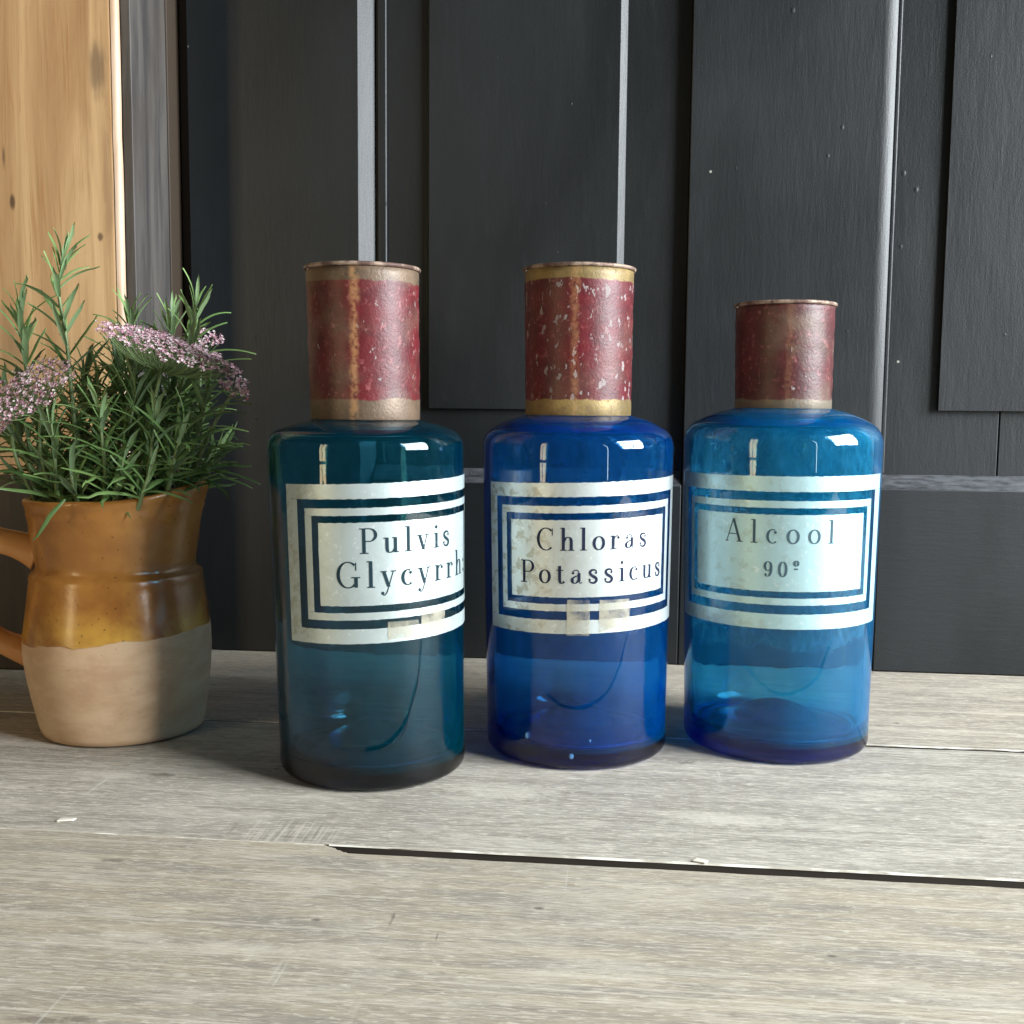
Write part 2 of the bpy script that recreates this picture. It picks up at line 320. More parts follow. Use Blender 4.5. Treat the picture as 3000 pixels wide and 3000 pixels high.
k = N('jug_glaze'); n1 = k.noise(k.co(), 30, 4); k.bump(n1, 0.001, 0.4); M_handle = k.set(k.mix(k.step(n1,0.3,0.7), (0.42,0.16,0.035), (0.62,0.30,0.10)), 0.2)

def mat_leaf(name, a, b):
    k = N(name); oi = k.new('ShaderNodeObjectInfo'); c = k.mix(oi.outputs['Random'], a, b)
    geo = k.new('ShaderNodeNewGeometry'); c = k.mix(k.math('MULTIPLY', geo.outputs['Backfacing'], 0.55), c, (0.22,0.30,0.19))
    k.set(c, 0.42); df = k.new('ShaderNodeBsdfTranslucent'); k.put(c, df.inputs[0]); mx = k.new('ShaderNodeMixShader'); mx.inputs[0].default_value = 0.18
    k.l.new(k.p.outputs[0], mx.inputs[1]); k.l.new(df.outputs[0], mx.inputs[2]); k.l.new(mx.outputs[0], k.out.inputs[0]); return k.m
M_leaf = mat_leaf('rosemary_leaf', (0.085,0.165,0.050), (0.21,0.33,0.105)); M_leafy = mat_leaf('young_rosemary_leaf', (0.20,0.35,0.11), (0.31,0.47,0.18))
M_stem = mat_plain('green_stem', (0.17,0.24,0.10), 0.5); M_stemw = mat_plain('woody_stem', (0.15,0.12,0.07), 0.7)
k = N('floret_pink'); r_ = k.new('ShaderNodeNewGeometry').outputs['Random Per Island']
M_flor = k.set(k.ramp(r_, [(0.0, (0.80,0.72,0.72)), (0.35, (0.74,0.52,0.57)), (0.72, (0.55,0.30,0.38)), (0.92, (0.26,0.10,0.14)), (1.0, (0.85,0.80,0.78))]), 0.6)
k = N('yellowed_tape'); n = k.noise(k.co(), 120, 4); 
k.set((0.46,0.43,0.33), 0.4); tr = k.new('ShaderNodeBsdfTransparent'); mx = k.new('ShaderNodeMixShader'); k.l.new(k.step(n, 0.1, 0.95), mx.inputs[0]); 
k.l.new(tr.outputs[0], mx.inputs[1]); k.l.new(k.p.outputs[0], mx.inputs[2]); k.l.new(mx.outputs[0], k.out.inputs[0]); M_tape = k.m

# ------------------------------------------------------------------ table
tt = mesh('tabletop', *box(-1.2, 1.2, -0.15, 0.86, -0.06, -0.032), M_gap); tt['kind'] = 'structure'
def board(outline, mat, seed):
    """outline in x,y, counter-clockwise; a plank 28 mm thick with softly worn arrises"""
    n = len(outline); vs = [(x, y, -0.029) for x, y in outline] + [(x, y, 0) for x, y in outline]
    fs = [tuple(range(n))[::-1], tuple(range(n, 2*n))] + [(i, (i+1) % n, n+(i+1) % n, n+i) for i in range(n)]
    o = mesh('board', vs, fs, [mat, M_side], tt)
    for p in o.data.polygons[2:]: p.material_index = 1
    bevel(o, 0.0007, 2); return o
def ragged(x0, x1, y, amp, n, seed):
    rr = random.Random(seed); n *= 3; return [(x0+(x1-x0)*i/n, y + rr.uniform(-amp, amp)*0.6 + 2.2*amp*noise.noise(Vector(((x0+(x1-x0)*i/n)*28, seed, 0)))) for i in range(n+1)]
M_t1, M_t2, M_t3 = M_table, mat_table('limed_wood_middle', seed=4.3, base=(0.42,0.383,0.325), light=(0.64,0.585,0.49), blots=[(820,2440,.035,.016,'scratch_or_glint'),(2010,2235,.006,.003,'dark'),(1480,2320,.03,.012,'pale'),(2130,2400,.03,.010,'pale'),(330,2270,.02,.008,'pale'),(480,2270,.008,.003,'dark')]), mat_table('limed_wood_front', seed=9.1, base=(0.445,0.375,0.272), light=(0.58,0.525,0.43), blots=[(335,2520,.006,.0022,'dark'),(110,2990,.009,.0022,'dark'),(240,2985,.006,.002,'dark'),(1700,2860,.03,.0018,'pale'),(1150,2690,.0008,.006,'dark'),(1280,2745,.0004,.004,'dark'),(700,2780,.02,.006,'pale'),(530,2855,.004,.0012,'pale'),(380,2740,.014,.004,'pale')])
# front plank: tight joint on the left, wide open joint on the right
y_l, y_r = 0.4368, 0.4300
front_edge = ragged(1.2, -0.112, y_r, 0.00022, 60, 1) + [(-0.1130, y_r+0.0009), (-0.1142, y_r+0.0010), (-0.1160, y_r+0.0026), (-0.1172, y_r+0.0027), (-0.1184, y_r+0.0044), (-0.1212, y_r+0.0056), (-0.1225, y_l-0.0004)] + ragged(-0.123, -1.2, y_l, 0.00012, 30, 2)
board([(-1.2, -0.15), (1.2, -0.15)] + front_edge, M_t3, 3)
rear = ragged(1.2, 0.11, 0.6058, 0.0003, 50, 4) + ragged(0.10, -1.2, 0.6056, 0.0002, 60, 14)
board(ragged(-1.2, -0.124, 0.4370, 0.0001, 20, 5) + ragged(-0.1225, 1.2, 0.4372, 0.00025, 60, 6) + rear, M_t2, 4)
board(ragged(-1.2, 0.10, 0.6071, 0.0002, 60, 7) + ragged(0.112, 1.2, 0.6090, 0.0003, 40, 8) + [(1.2, 0.86), (-1.2, 0.86)], M_t1, 5)
# pale worn arris along the open joint (ragged sliver on the middle plank)
def sliver(x0, x1, y, wmax, seed, n=150):
    rr = random.Random(seed); vs, fs = [], []
    for i in range(n+1):
        x = x0+(x1-x0)*i/n; wd = wmax*max(0.12, noise.noise(Vector((x*45, seed, 0)))*0.9+0.5)*min(1, i/6, (n-i)/6+0.05)
        yy = y + rr.uniform(-1, 1)*0.0001; vs += [(x, yy-0.0003, -0.0004), (x, yy+wd, 0.00022)]
    fs = [(2*i, 2*i+2, 2*i+3, 2*i+1) for i in range(n)]
    return vs, fs
o = mesh('worn_edge', *sliver(-0.122, 1.1, 0.4372, 0.0016, 3), M_edge, tt)
o = mesh('worn_edge', *sliver(-1.1, -0.124, 0.4366, 0.0005, 8), M_edge, tt)
o = mesh('worn_edge', *sliver(-0.9, 0.10, 0.6072, 0.0009, 5), M_edge, tt)
o = mesh('worn_edge', *sliver(0.112, 0.9, 0.6093, 0.0011, 6), M_edge, tt)

# ------------------------------------------------------------------ black panelled door behind the bottles
WY = 0.7826; REC = 0.0086
door = empty('panelled_door', (0, WY, 0), 'black painted panelled wooden door standing behind the three blue bottles', 'door')
def dpart(name, v, f, mat, bw=0.0007):
    v = [(x, y-WY, z) for x, y, z in v]; o = mesh(name, v, f, mat, door); fixn(o); bevel(o, bw, 2); return o
def stile(x0, x1, cham_l, cham_r, z0, z1, sl=0.80):
    """upright with chamfered arrises running down into the recess"""
    pr = [(x0-cham_l, WY+cham_l*0.8), (x0, WY), (x1, WY), (x1+cham_r, WY+cham_r*sl), (x1+cham_r, WY+0.03), (x0-cham_l, WY+0.03)]
    n = 6; v = [(x, y, z) for z in (z0, z1) for x, y in pr]; f = [tuple(range(n))[::-1], tuple(range(n, 12))] + [(i, (i+1) % n, n+(i+1) % n, n+i) for i in range(n)]
    return v, f
ZT = 0.75
dpart('stile', *stile(-0.3172, -0.1937, 0.0005, 0.0105, 0.0008, ZT), M_door)
dpart('stile', *stile(0.0385, 0.1638, 0.0005, 0.0098, 0.0008, ZT, 0.48), M_door)
dpart('stile', *stile(0.46, 0.58, 0.009, 0.009, 0.0008, ZT), M_door)
def rail(x0, x1):
    d = REC; pr = [(WY, 0.0008), (WY, 0.1283), (WY+d, 0.1385), (WY+0.03, 0.1385), (WY+0.03, 0.0008)]; n = 5
    v = [(x, y, z) for x in (x0, x1) for y, z in pr]; f = [tuple(range(n)), tuple(range(n, 10))[::-1]] + [(i, n+i, n+(i+1) % n, (i+1) % n) for i in range(n)]
    return v, f
dpart('bottom_rail', *rail(-0.1826, 0.0374), M_doorh); dpart('bottom_rail', *rail(0.1734, 0.4506), M_doorh)
# recessed backing boards
dpart('recess_board', *box(-0.1825, 0.0378, WY+REC, WY+0.022, 0.136, ZT), M_door, 0.0002)
dpart('recess_board', *box(0.1732, 0.2525, WY+REC, WY+0.022, 0.136, ZT), M_door, 0.0006)
dpart('recess_board', *box(0.2532, 0.4505, WY+REC, WY+0.022, 0.136, ZT), M_door, 0.0006)
# slim beads beside the chamfers
dpart('bead', *box(-0.1815, -0.1745, WY+REC-0.0022, WY+REC+0.002, 0.139, ZT), M_door, 0.0012)
dpart('bead', *box(0.1738, 0.1772, WY+REC-0.0016, WY+REC+0.002, 0.139, ZT), M_door, 0.0009)
def panel(x0, x1, z0):
    """fielded panel: square left side, chamfered right side"""
    y0 = WY+REC-0.0045; pr = [(x0, WY+REC), (x0, y0), (x1, y0), (x1+0.0050, y0+0.0041), (x1+0.0045, WY+REC)]; n = 5
    v = [(x, y, z) for z in (z0, ZT) for x, y in pr]; f = [tuple(range(n))[::-1], tuple(range(n, 2*n))] + [(i, (i+1) % n, n+(i+1) % n, n+i) for i in range(n)]
    return v, f
dpart('panel', *panel(-0.1437, -0.0106, 0.1812), M_door); dpart('panel', *panel(0.2106, 0.40, 0.1828), M_door)

# ------------------------------------------------------------------ pine post at the left
post = empty('pine_post', (-0.4, 0.7065, 0), 'waxed honey pine post with grey washed side behind the jug', 'post')
def ppart(name, v, f, mat, bw=0.001):
    o = mesh(name, [(x+0.4, y-0.7065, z) for x, y, z in v], f, mat, post); bevel(o, bw, 3); return o
ppart('front_board', *box(-0.75, -0.3370, 0.7065, 0.7260, 0.0006, ZT), M_pine, 0.0022)
# rounded bare arris
vs, fs = [], []
for z in [ZT*i/40 for i in range(41)]:
    wob = 0.0006*noise.noise(Vector((0, 0, z*40)))
    for j in range(7):
        a = pi/2*j/6; vs.append((-0.3372+sin(a)*0.0042+wob, 0.7107-cos(a)*0.0042, max(z, 0.0006)))
for i in range(40):
    for j in range(6): fs.append((i*7+j, i*7+j+1, (i+1)*7+j+1, (i+1)*7+j))
o = mesh('arris', [(x+0.4, y-0.7065, z) for x, y, z in vs], fs, M_pineedge, post, True)
ppart('foot_block', *box(-0.72, -0.3390, 0.7035, 0.7063, 0.0006, 0.1345), M_foot, 0.0008)  # thin dark brown block across the foot of the post
ppart('edge_strip', *box(-0.3330, -0.3262, 0.7112, 0.7262, 0.0006, ZT), M_grey, 0.0006)
ppart('side_board', *box(-0.3500, -0.3270, 0.7266, 0.7690, 0.0006, ZT), M_grey, 0.0012)
ppart('back_strip', *box(-0.3500, -0.3262, 0.7692, 0.7960, 0.0006, ZT), M_brown, 0.001)
ppart('filler_strip', *box(-0.3260, -0.3178, 0.7890, 0.7990, 0.0006, ZT), M_brown, 0.001)

# ------------------------------------------------------------------ lettering: didone strokes
TH, TN = 0.135, 0.042
def arc(cx, cy, rx, ry, a0, a1, n=28):
    return [(cx+rx*cos(radians(a0+(a1-a0)*i/n)), cy+ry*sin(radians(a0+(a1-a0)*i/n))) for i in range(n+1)]
def L(*p): return list(p)
# a stroke: (points, mode) with mode 'd' by direction, 'T' thick, 't' thin, 's' swelling; a ball: ('o', x, y, r)
def serif(x0, x1, y): return ([(x0, y), (x1, y)], 't')
GL = {
 'P': (0.72, [([(0.17,0),(0.17,1)],'T'), ([(0.17,0.985),(0.36,0.985)]+arc(0.38,0.735,0.25,0.25,90,-90)+[(0.17,0.485)],'d'), serif(0.0,0.34,0.015), serif(0.0,0.2,0.985)]),
 'u': (0.68, [([(0.16,0.6),(0.16,0.16)],'T'), (crom([(0.16,0.17),(0.20,0.04),(0.31,0.012),(0.42,0.07),(0.49,0.17)],6),'d'), ([(0.50,0.6),(0.50,0.0)],'T'), serif(0.02,0.18,0.585), serif(0.37,0.5,0.585), serif(0.5,0.64,0.015)]),
 'l': (0.36, [([(0.17,0),(0.17,1)],'T'), serif(0.02,0.32,0.015), serif(0.03,0.18,0.985)]),
 'v': (0.62, [([(0.12,0.6),(0.31,0.0)],'T'), ([(0.31,0.0),(0.48,0.6)],'t'), serif(0.0,0.24,0.585), serif(0.38,0.58,0.585)]),
 'i': (0.34, [([(0.17,0),(0.17,0.6)],'T'), ('o',0.16,0.84,0.075), serif(0.02,0.32,0.015), serif(0.03,0.18,0.585)]),
 's': (0.52, [(crom([(0.38,0.44),(0.36,0.55),(0.25,0.59),(0.13,0.55),(0.10,0.45),(0.17,0.35),(0.28,0.28),(0.37,0.20),(0.38,0.10),(0.30,0.02),(0.20,0.012),(0.10,0.06),(0.06,0.17)],6),'s'), ('o',0.365,0.455,0.05), ('o',0.085,0.155,0.05)]),
 'G': (0.98, [(arc(0.46,0.5,0.38,0.485,48,318,44),'d'), ([(0.76,0.02),(0.76,0.40)],'T'), serif(0.58,0.92,0.40), ([(0.76,0.66),(0.76,0.96)],'t')]),
 'y': (0.62, [([(0.12,0.6),(0.31,0.0)],'T'), (crom([(0.50,0.6),(0.31,0.0),(0.24,-0.20),(0.15,-0.31),(0.07,-0.28)],6),'t'), ('o',0.075,-0.235,0.062), serif(0.0,0.24,0.585), serif(0.40,0.60,0.585)]),
 'c': (0.54, [(arc(0.29,0.3,0.21,0.288,62,312,30),'d'), ('o',0.40,0.47,0.062)]),
 'r': (0.52, [([(0.17,0),(0.17,0.6)],'T'), (crom([(0.19,0.38),(0.25,0.52),(0.34,0.59),(0.41,0.55)],6),'t'), ('o',0.42,0.50,0.060), serif(0.02,0.34,0.015), serif(0.03,0.18,0.585)]),
 'h': (0.68, [([(0.15,0),(0.15,1)],'T'), (crom([(0.17,0.40),(0.25,0.54),(0.36,0.588),(0.46,0.54),(0.495,0.42)],6),'d'), ([(0.50,0.43),(0.50,0)],'T'), serif(0.01,0.30,0.015), serif(0.37,0.64,0.015), serif(0.02,0.16,0.985)]),
 ':': (0.26, [('o',0.12,0.09,0.07), ('o',0.12,0.48,0.07)]),
 'C': (0.90, [(arc(0.45,0.5,0.37,0.485,48,312,44),'d'), ([(0.74,0.66),(0.74,0.97)],'t')]),
 'o': (0.60, [(arc(0.30,0.3,0.215,0.288,0,360,40),'d')]),
 'a': (0.60, [([(0.40,0.46),(0.40,0.10)],'T'), (crom([(0.40,0.45),(0.36,0.56),(0.26,0.59),(0.15,0.55),(0.13,0.47)],6),'t'), ('o',0.14,0.46,0.055), (crom([(0.39,0.36),(0.22,0.30),(0.11,0.20),(0.12,0.07),(0.21,0.01),(0.32,0.06),(0.39,0.16)],6),'d'), (crom([(0.41,0.12),(0.45,0.02),(0.55,0.04)],6),'t')]),
 't': (0.46, [([(0.19,0.78),(0.19,0.12)],'T'), (crom([(0.19,0.13),(0.24,0.02),(0.33,0.02),(0.40,0.09)],6),'d'), serif(0.04,0.36,0.585)]),
 'A': (0.86, [([(0.07,0.0),(0.40,1.0)],'t'), ([(0.40,0.98),(0.70,0.0)],'T'), ([(0.18,0.33),(0.60,0.33)],'t'), serif(0.0,0.17,0.015), serif(0.56,0.84,0.015)]),
 '9': (0.62, [(arc(0.29,0.68,0.20,0.30,0,360,36),'d'), (crom([(0.49,0.68),(0.48,0.36),(0.38,0.08),(0.22,0.015),(0.12,0.10)],6),'d'), ('o',0.14,0.14,0.075)]),
 '0': (0.64, [(arc(0.30,0.5,0.22,0.485,0,360,40),'d')]),
 'º': (0.40, [(arc(0.20,0.90,0.12,0.17,0,360,24),'d'), (crom([(0.06,0.50),(0.14,0.56),(0.22,0.50),(0.32,0.56)],5),'d')]),
 ' ': (0.4, []),
}
def glyph_mesh(text, u0, u1, z, cap, slope, place, lift0, thick=1.0, gap=0.0):
    """letters spread from u0 to u1; place(u, z, lift) puts them on the glass"""
    adv = [GL[ch][0] for ch in text]; tot = sum(adv)*cap; extra = (u1-u0-tot)/max(1, len(text)-1)
    sx = 1.0
    if extra < 0: sx = (u1-u0)/tot; extra = 0
    vs, fs = [], []; u = u0; cnt = 0
    def P(x, y, l): return place(u+x*cap*sx, z+slope*(u+x*cap*sx-u0)+y*cap, l)
    for ch, ad in zip(text, adv):
        for st in GL[ch][1]:
            cnt += 1; lift = lift0 + 0.000004*(cnt % 9)
            if st[0] == 'o':
                _, x, y, r = st; b = len(vs); vs.append(P(x, y, lift))
                for i in range(14): vs.append(P(x+r*cos(2*pi*i/14), y+r*sin(2*pi*i/14), lift))
                fs += [(b, b+1+i, b+1+(i+1) % 14) for i in range(14)]; continue
            pts, mode = st
            if len(pts) == 2:
                a, c = pts; n = max(2, int(sqrt((a[0]-c[0])**2+(a[1]-c[1])**2)/0.08)); pts = [(a[0]+(c[0]-a[0])*i/n, a[1]+(c[1]-a[1])*i/n) for i in range(n+1)]
            b = len(vs); n = len(pts)
            for i in range(n):
                p, q = pts[max(0, i-1)], pts[min(n-1, i+1)]; dx, dy = q[0]-p[0], q[1]-p[1]; ln = sqrt(dx*dx+dy*dy) or 1; dx /= ln; dy /= ln
                if mode == 'T': wd = TH*thick
                elif mode == 't': wd = TN
                elif mode == 's': wd = TN + (TH*0.95*thick-TN)*sin(pi*i/(n-1))**1.3
                else: wd = TN + (TH*thick-TN)*abs(dy)**2.2
                if mode == 'T' and abs(dx) < 0.02: nx, ny = 1, 0
                elif mode == 'T': nx, ny = 1, 0
                else: nx, ny = dy, -dx
                x, y = pts[i]
                vs += [P(x-nx*wd/2, y-ny*wd/2, lift), P(x+nx*wd/2, y+ny*wd/2, lift)]
            for i in range(n-1): fs.append((b+2*i, b+2*i+1, b+2*i+3, b+2*i+2))
        u += ad*cap*sx + extra
    return vs, fs

# ------------------------------------------------------------------ apothecary bottles
def make_bottle(name, label, g, Rb, Rt, z_sh, z_nk, r_cap, r_capb, z_c0, z_c1, lean, absorb, dens, haze, haze_amt, film, capkw, lab, texts, ink, shape):
    root = empty('apothecary_bottle', (g[0], g[1], 0), label, 'bottle', 'blue glass apothecary bottles in a row')
    tl = tan(radians(lean))
    def warp(v): return Vector((v.x + tl*v.z, v.y, v.z))
    def R(z): return Rb + (Rt-Rb)*min(1, max(0, (z-0.01)/(z_sh-0.03)))
    th = 0.0030; sr = shape.get('sr', 0.010)
    out = [(0.0005, 0.0125), (0.012, 0.0118), (0.024, 0.0085), (Rb-0.010, 0.0022), (Rb-0.0070, 0.0004), (Rb-0.0046, 0.0004)]
    for i in range(1, 7): a = pi/2*i/6; out.append((Rb-0.0046+0.0046*sin(a), 0.0050-0.0046*cos(a)))
    for i in range(1, 13): z = 0.008+(z_sh-sr-0.008)*i/12; out.append((R(z), z))
    zt = z_sh-sr; slope_r = Rt-sr
    for i in range(1, 9): a = radians(68)*i/8; out.append((slope_r+sr*cos(a), zt+sr*sin(a)))
    rn = r_capb-0.0018; re, ze = out[-1]
    for i in range(1, 7): t = i/7; out.append((re+(rn+0.003-re)*t, ze+(z_nk-ze)*(1-(1-t)**1.7)))
    out += [(rn+0.001, z_nk+0.001), (rn, z_nk+0.003), (rn, z_nk+0.03), (rn-0.001, z_nk+0.031)]
    inn = [(rn-th, z_nk+0.030), (rn-th, z_nk+0.002), (rn-th+0.003, z_nk-th+0.0005)]
    for i in range(1, 6): t = i/6; inn.append((rn-th+0.003+(re-rn-0.003)*t, (ze-th*0.95)+(z_nk-ze)*(1-t**1.7)))
    for i in range(8, -1, -1): a = radians(68)*i/8; inn.append((slope_r+(sr-th)*cos(a), zt+(sr-th)*sin(a)))
    bt = shape.get('bt', 0.010)
    for i in range(11, -1, -1): z = 0.018+(zt-0.018)*i/12; inn.append((R(z)-th-0.0008*(1-i/12), z))
    for i in range(1, 6): a = pi/2*i/5; inn.append((Rb-th-0.0008-0.0048*(1-cos(a)), 0.018-(0.018-bt)*sin(a)))
    inn += [(Rb-0.014, bt+0.0003), (0.024, bt+0.004), (0.014, bt+0.0095), (0.006, bt+0.0115), (0.0005, bt+0.0120)]
    v, f = lathe(out+inn, 112, warp, closed=True)
    n = len(out+inn); f.append(tuple(range(112))[::-1]); f.append(tuple((n-1)*112+i for i in range(112)))
    G = mat_glass(name+'_glass', absorb, dens, haze, haze_amt)
    body = mesh('glass_body', v, f, G, root, True)
    bm = bmesh.new(); bm.from_mesh(body.data); bmesh.ops.recalc_face_normals(bm, faces=bm.faces); bm.to_mesh(body.data); bm.free()
    # dried residue on the inside
    pr = [(R(z)-th-0.0016, z) for z in [0.022+(zt-0.022)*i/16 for i in range(17)]] + [(slope_r+(sr-th-0.001)*cos(a), zt+(sr-th-0.001)*sin(a)) for a in (0.4, 0.8, 1.2)]
    if film: mesh('residue_film', *lathe(pr, 72, warp), film, root, True)
    # ---- cap of painted tin
    hc = z_c1-z_c0
    cp = [(r_capb-0.0012, 0.0), (r_capb-0.0002, 0.0), (r_capb, 0.0006)]
    for i in range(1, 14): t = i/14; cp.append((r_capb+(r_cap-r_capb)*t + 0.00018*sin(i*2.3+hc*900), hc*t))
    cp += [(r_cap, hc-0.0022), (r_cap-0.0010, hc-0.0016), (r_cap-0.004, hc-0.0016), (0.0005, hc-0.0020)]
    def cw(v):
        a = atan2(v.y, v.x); d = 1 + 0.006*noise.noise(Vector((cos(a)*1.6, sin(a)*1.6, v.z*40+hc*77)))
        return Vector((v.x*d + tl*(v.z+z_c0), v.y*d, v.z))
    cv, cf = lathe(cp, 96, cw)
    # coordinates of the paint are turned towards the camera side
    cap = mesh('cap', cv, cf, mat_cap(name+'_cap_paint', hc, **capkw), root, True, (0, 0, z_c0))
    rim_r = 0.0010; rp = [(r_cap+0.0001+rim_r*cos(2*pi*i/10), hc-0.0009+rim_r*sin(2*pi*i/10)) for i in range(11)]
    mesh('rim', *lathe(rp, 96, cw, closed=True), M_rim, cap, True)
    # ---- label, cut so that the glass shows between its borders
    phi = atan2(-g[0], g[1])  # turn from -y towards the camera
    def place_on(slope_lab, uc, zc):
        def place(u, z, lift):
            zz = z + slope_lab*(u-uc); r = R(zz)+lift; a = phi + u/Rt
            return warp(Vector((r*sin(a), -r*cos(a), zz)))
        return place
    u0, u1 = [radians(x)*Rt for x in lab['ang']]; z0, z1 = lab['z']; bd, l1, b2, l2 = lab['w']; hb = lab.get('hs', 1.0)
    pl = place_on(lab['tilt'], (u0+u1)/2, 0)
    def patch(ua, ub, za, zb, lift=0.00022, nu=None, jag=0.00030, sd=0):
        nu = nu or max(2, int((ub-ua)/0.0012)); nz = max(2, int((zb-za)/0.004)); vs, fs = [], []
        for j in range(nz+1):
            for i in range(nu+1):
                u = ua+(ub-ua)*i/nu; z = za+(zb-za)*j/nz
                if j in (0, nz): z += jag*noise.noise(Vector((u*420, j+sd, 3.1)))
                if i in (0, nu): u += jag*noise.noise(Vector((z*420, i+sd, 7.7)))
                vs.append(pl(u, z, lift))
        for j in range(nz):
            for i in range(nu): fs.append((j*(nu+1)+i, j*(nu+1)+i+1, (j+1)*(nu+1)+i+1, (j+1)*(nu+1)+i))
        return vs, fs
    def ring(ua, ub, za, zb, wu, wz, sd):
        return [patch(ua, ub, zb-wz, zb, sd=sd), patch(ua, ub, za, za+wz, sd=sd+1), patch(ua, ua+wu, za+wz+1e-4, zb-wz-1e-4, jag=0.00008, sd=sd+2), patch(ub-wu, ub, za+wz+1e-4, zb-wz-1e-4, jag=0.00008, sd=sd+3)]
    parts = ring(u0, u1, z0, z1, bd*hb, bd, 1)
    a = bd+l1; parts += ring(u0+a*hb, u1-a*hb, z0+a, z1-a, b2*hb, b2, 11)
    a = bd+l1+b2+l2; parts.append(patch(u0+a*hb, u1-a*hb, z0+a, z1-a, sd=21))
    lb = mesh('label', *join(parts), lab['mat'], root, True)
    for (txt, a0, a1, z, cap_h, sl, thick) in texts:
        mesh('lettering', *glyph_mesh(txt, radians(a0)*Rt, radians(a1)*Rt, z, cap_h, sl, pl, 0.00034, thick), ink, lb)
    return root, R, phi, warp, pl, Rt

M_lab1 = mat_label('label_silver_one', (0.54,0.63,0.64), (0.33,0.35,0.26), 0.65, 1.0, -0.02)
M_lab2 = mat_label('label_silver_two', (0.65,0.72,0.73), (0.33,0.31,0.22), 0.80, 5.0, -0.012)
M_lab3 = mat_label('label_silver_three', (0.45,0.68,0.73), (0.36,0.50,0.50), 0.6, 8.0, 0.0)
INK1 = mat_ink('ink_dark_green', (0.010,0.030,0.040)); INK2 = mat_ink('ink_blue_black', (0.012,0.018,0.045)); INK3 = mat_ink('ink_slate', (0.055,0.10,0.13))

b1 = make_bottle('teal', 'dark teal glass bottle lettered Pulvis Glycyrrh with tall red cap, beside the jug', (-0.1279, 0.5440), 0.0470, 0.0488, 0.1722, 0.1755, 0.0278, 0.0272, 0.1765, 0.2512, -1.1,
    (0.0, 0.64, 0.79), 400, (0.0,0.14,0.20), 0.10, mat_film('teal_film', None, 0.14),
    dict(chips=0.40, band=(0.0085,0.010), gold=(0.17,0.115,0.075), grime=0.6, seed=2.0, streak=0.42, red=(0.120,0.009,0.013)),
    dict(ang=(-50.8, 100), z=(0.0735, 0.1485), w=(0.0070,0.0042,0.0035,0.0033), hs=1.08, tilt=0.030, mat=M_lab1),
    [('Pulvis', -4.5, 54, 0.1160, 0.0118, 0.0, 1.0), ('Glycyrrh:', -18, 76, 0.1000, 0.0124, 0.0, 1.0)], INK1, dict(sr=0.009))
b2 = make_bottle('cobalt', 'deep blue glass bottle lettered Chloras Potassicus with chipped red cap, in the middle', (-0.0257, 0.5904), 0.0485, 0.0506, 0.1740, 0.1785, 0.0288, 0.0280, 0.1790, 0.2560, -0.45,
    (0.0, 0.66, 0.945), 470, (0.0,0.16,0.52), 0.14, mat_film('cobalt_film', 0.066, 0.42, low=0.45),
    dict(chips=0.85, band=(0.0080,0.0085), gold=(0.33,0.23,0.085), grime=0.30, seed=5.0, streak=0.22, red=(0.118,0.006,0.011)),
    dict(ang=(-62, 80.5), z=(0.0715, 0.1470), w=(0.0070,0.0044,0.0036,0.0034), hs=1.0, tilt=0.030, mat=M_lab2),
    [('Chloras', -23.5, 44.5, 0.1135, 0.0113, 0.0, 1.0), ('Potassicus', -34, 58.5, 0.0970, 0.0113, 0.0, 1.0)], INK2, dict(sr=0.0108))
b3 = make_bottle('azure', 'bright blue glass bottle lettered Alcool with short dull red cap, at the right end', (0.0840, 0.6150), 0.0500, 0.0527, 0.1780, 0.1830, 0.0262, 0.0256, 0.1835, 0.2398, -0.35,
    (0.0, 0.755, 0.945), 370, (0.0,0.28,0.52), 0.17, mat_film('azure_film', 0.060, 0.80, low=0.10),
    dict(chips=0.02, band=(0.0018,0.0050), gold=(0.17,0.14,0.10), grime=0.85, seed=9.0, streak=0.10, red=(0.080,0.010,0.012)),
    dict(ang=(-74.5, 73.5), z=(0.0720, 0.1500), w=(0.0078,0.0046,0.0036,0.0034), hs=0.98, tilt=0.008, mat=M_lab3),
    [('Alcool', -31, 32, 0.1160, 0.0120, 0.0, 0.85), ('90º', -8, 11.5, 0.0990, 0.0078, 0.0, 1.25)], INK3, dict(sr=0.0125))

def on_glass(B, deg, z, lift):
    root, R, phi, warp, pl, Rt = B; a = phi+radians(deg); r = R(z)+lift; return warp(Vector((r*sin(a), -r*cos(a), z)))
def tape(B, d0, d1, z0, z1, cut, seed, lift=0.00055):
    n = 14; vs, fs = [], []
    for j in range(7):
        for i in range(n+1):
            t = i/n; zz = z0+(z1-z0)*j/6
            if j == 0: zz += cut*(0.5+0.5*noise.noise(Vector((t*3, seed, 0))))*sin(pi*t)
            dd = d0+(d1-d0)*t + (0.8*noise.noise(Vector((zz*300, seed, i//n))) if i in (0, n) else 0)
            vs.append(on_glass(B, dd, zz, lift))
    for j in range(6):
        for i in range(n): fs.append((j*(n+1)+i, j*(n+1)+i+1, (j+1)*(n+1)+i+1, (j+1)*(n+1)+i))
    mesh('tape_residue', vs, fs, M_tape, B[0], True)
tape(b2, -5.5, 7.5, 0.0705, 0.0885, 0.0, 1); tape(b2, 13, 32, 0.0722, 0.0885, 0.003, 2, 0.00057)
tape(b1, 10, 28, 0.0745, 0.0830, 0.0012, 3); tape(b1, 30, 48, 0.0755, 0.0880, 0.003, 4, 0.00057)
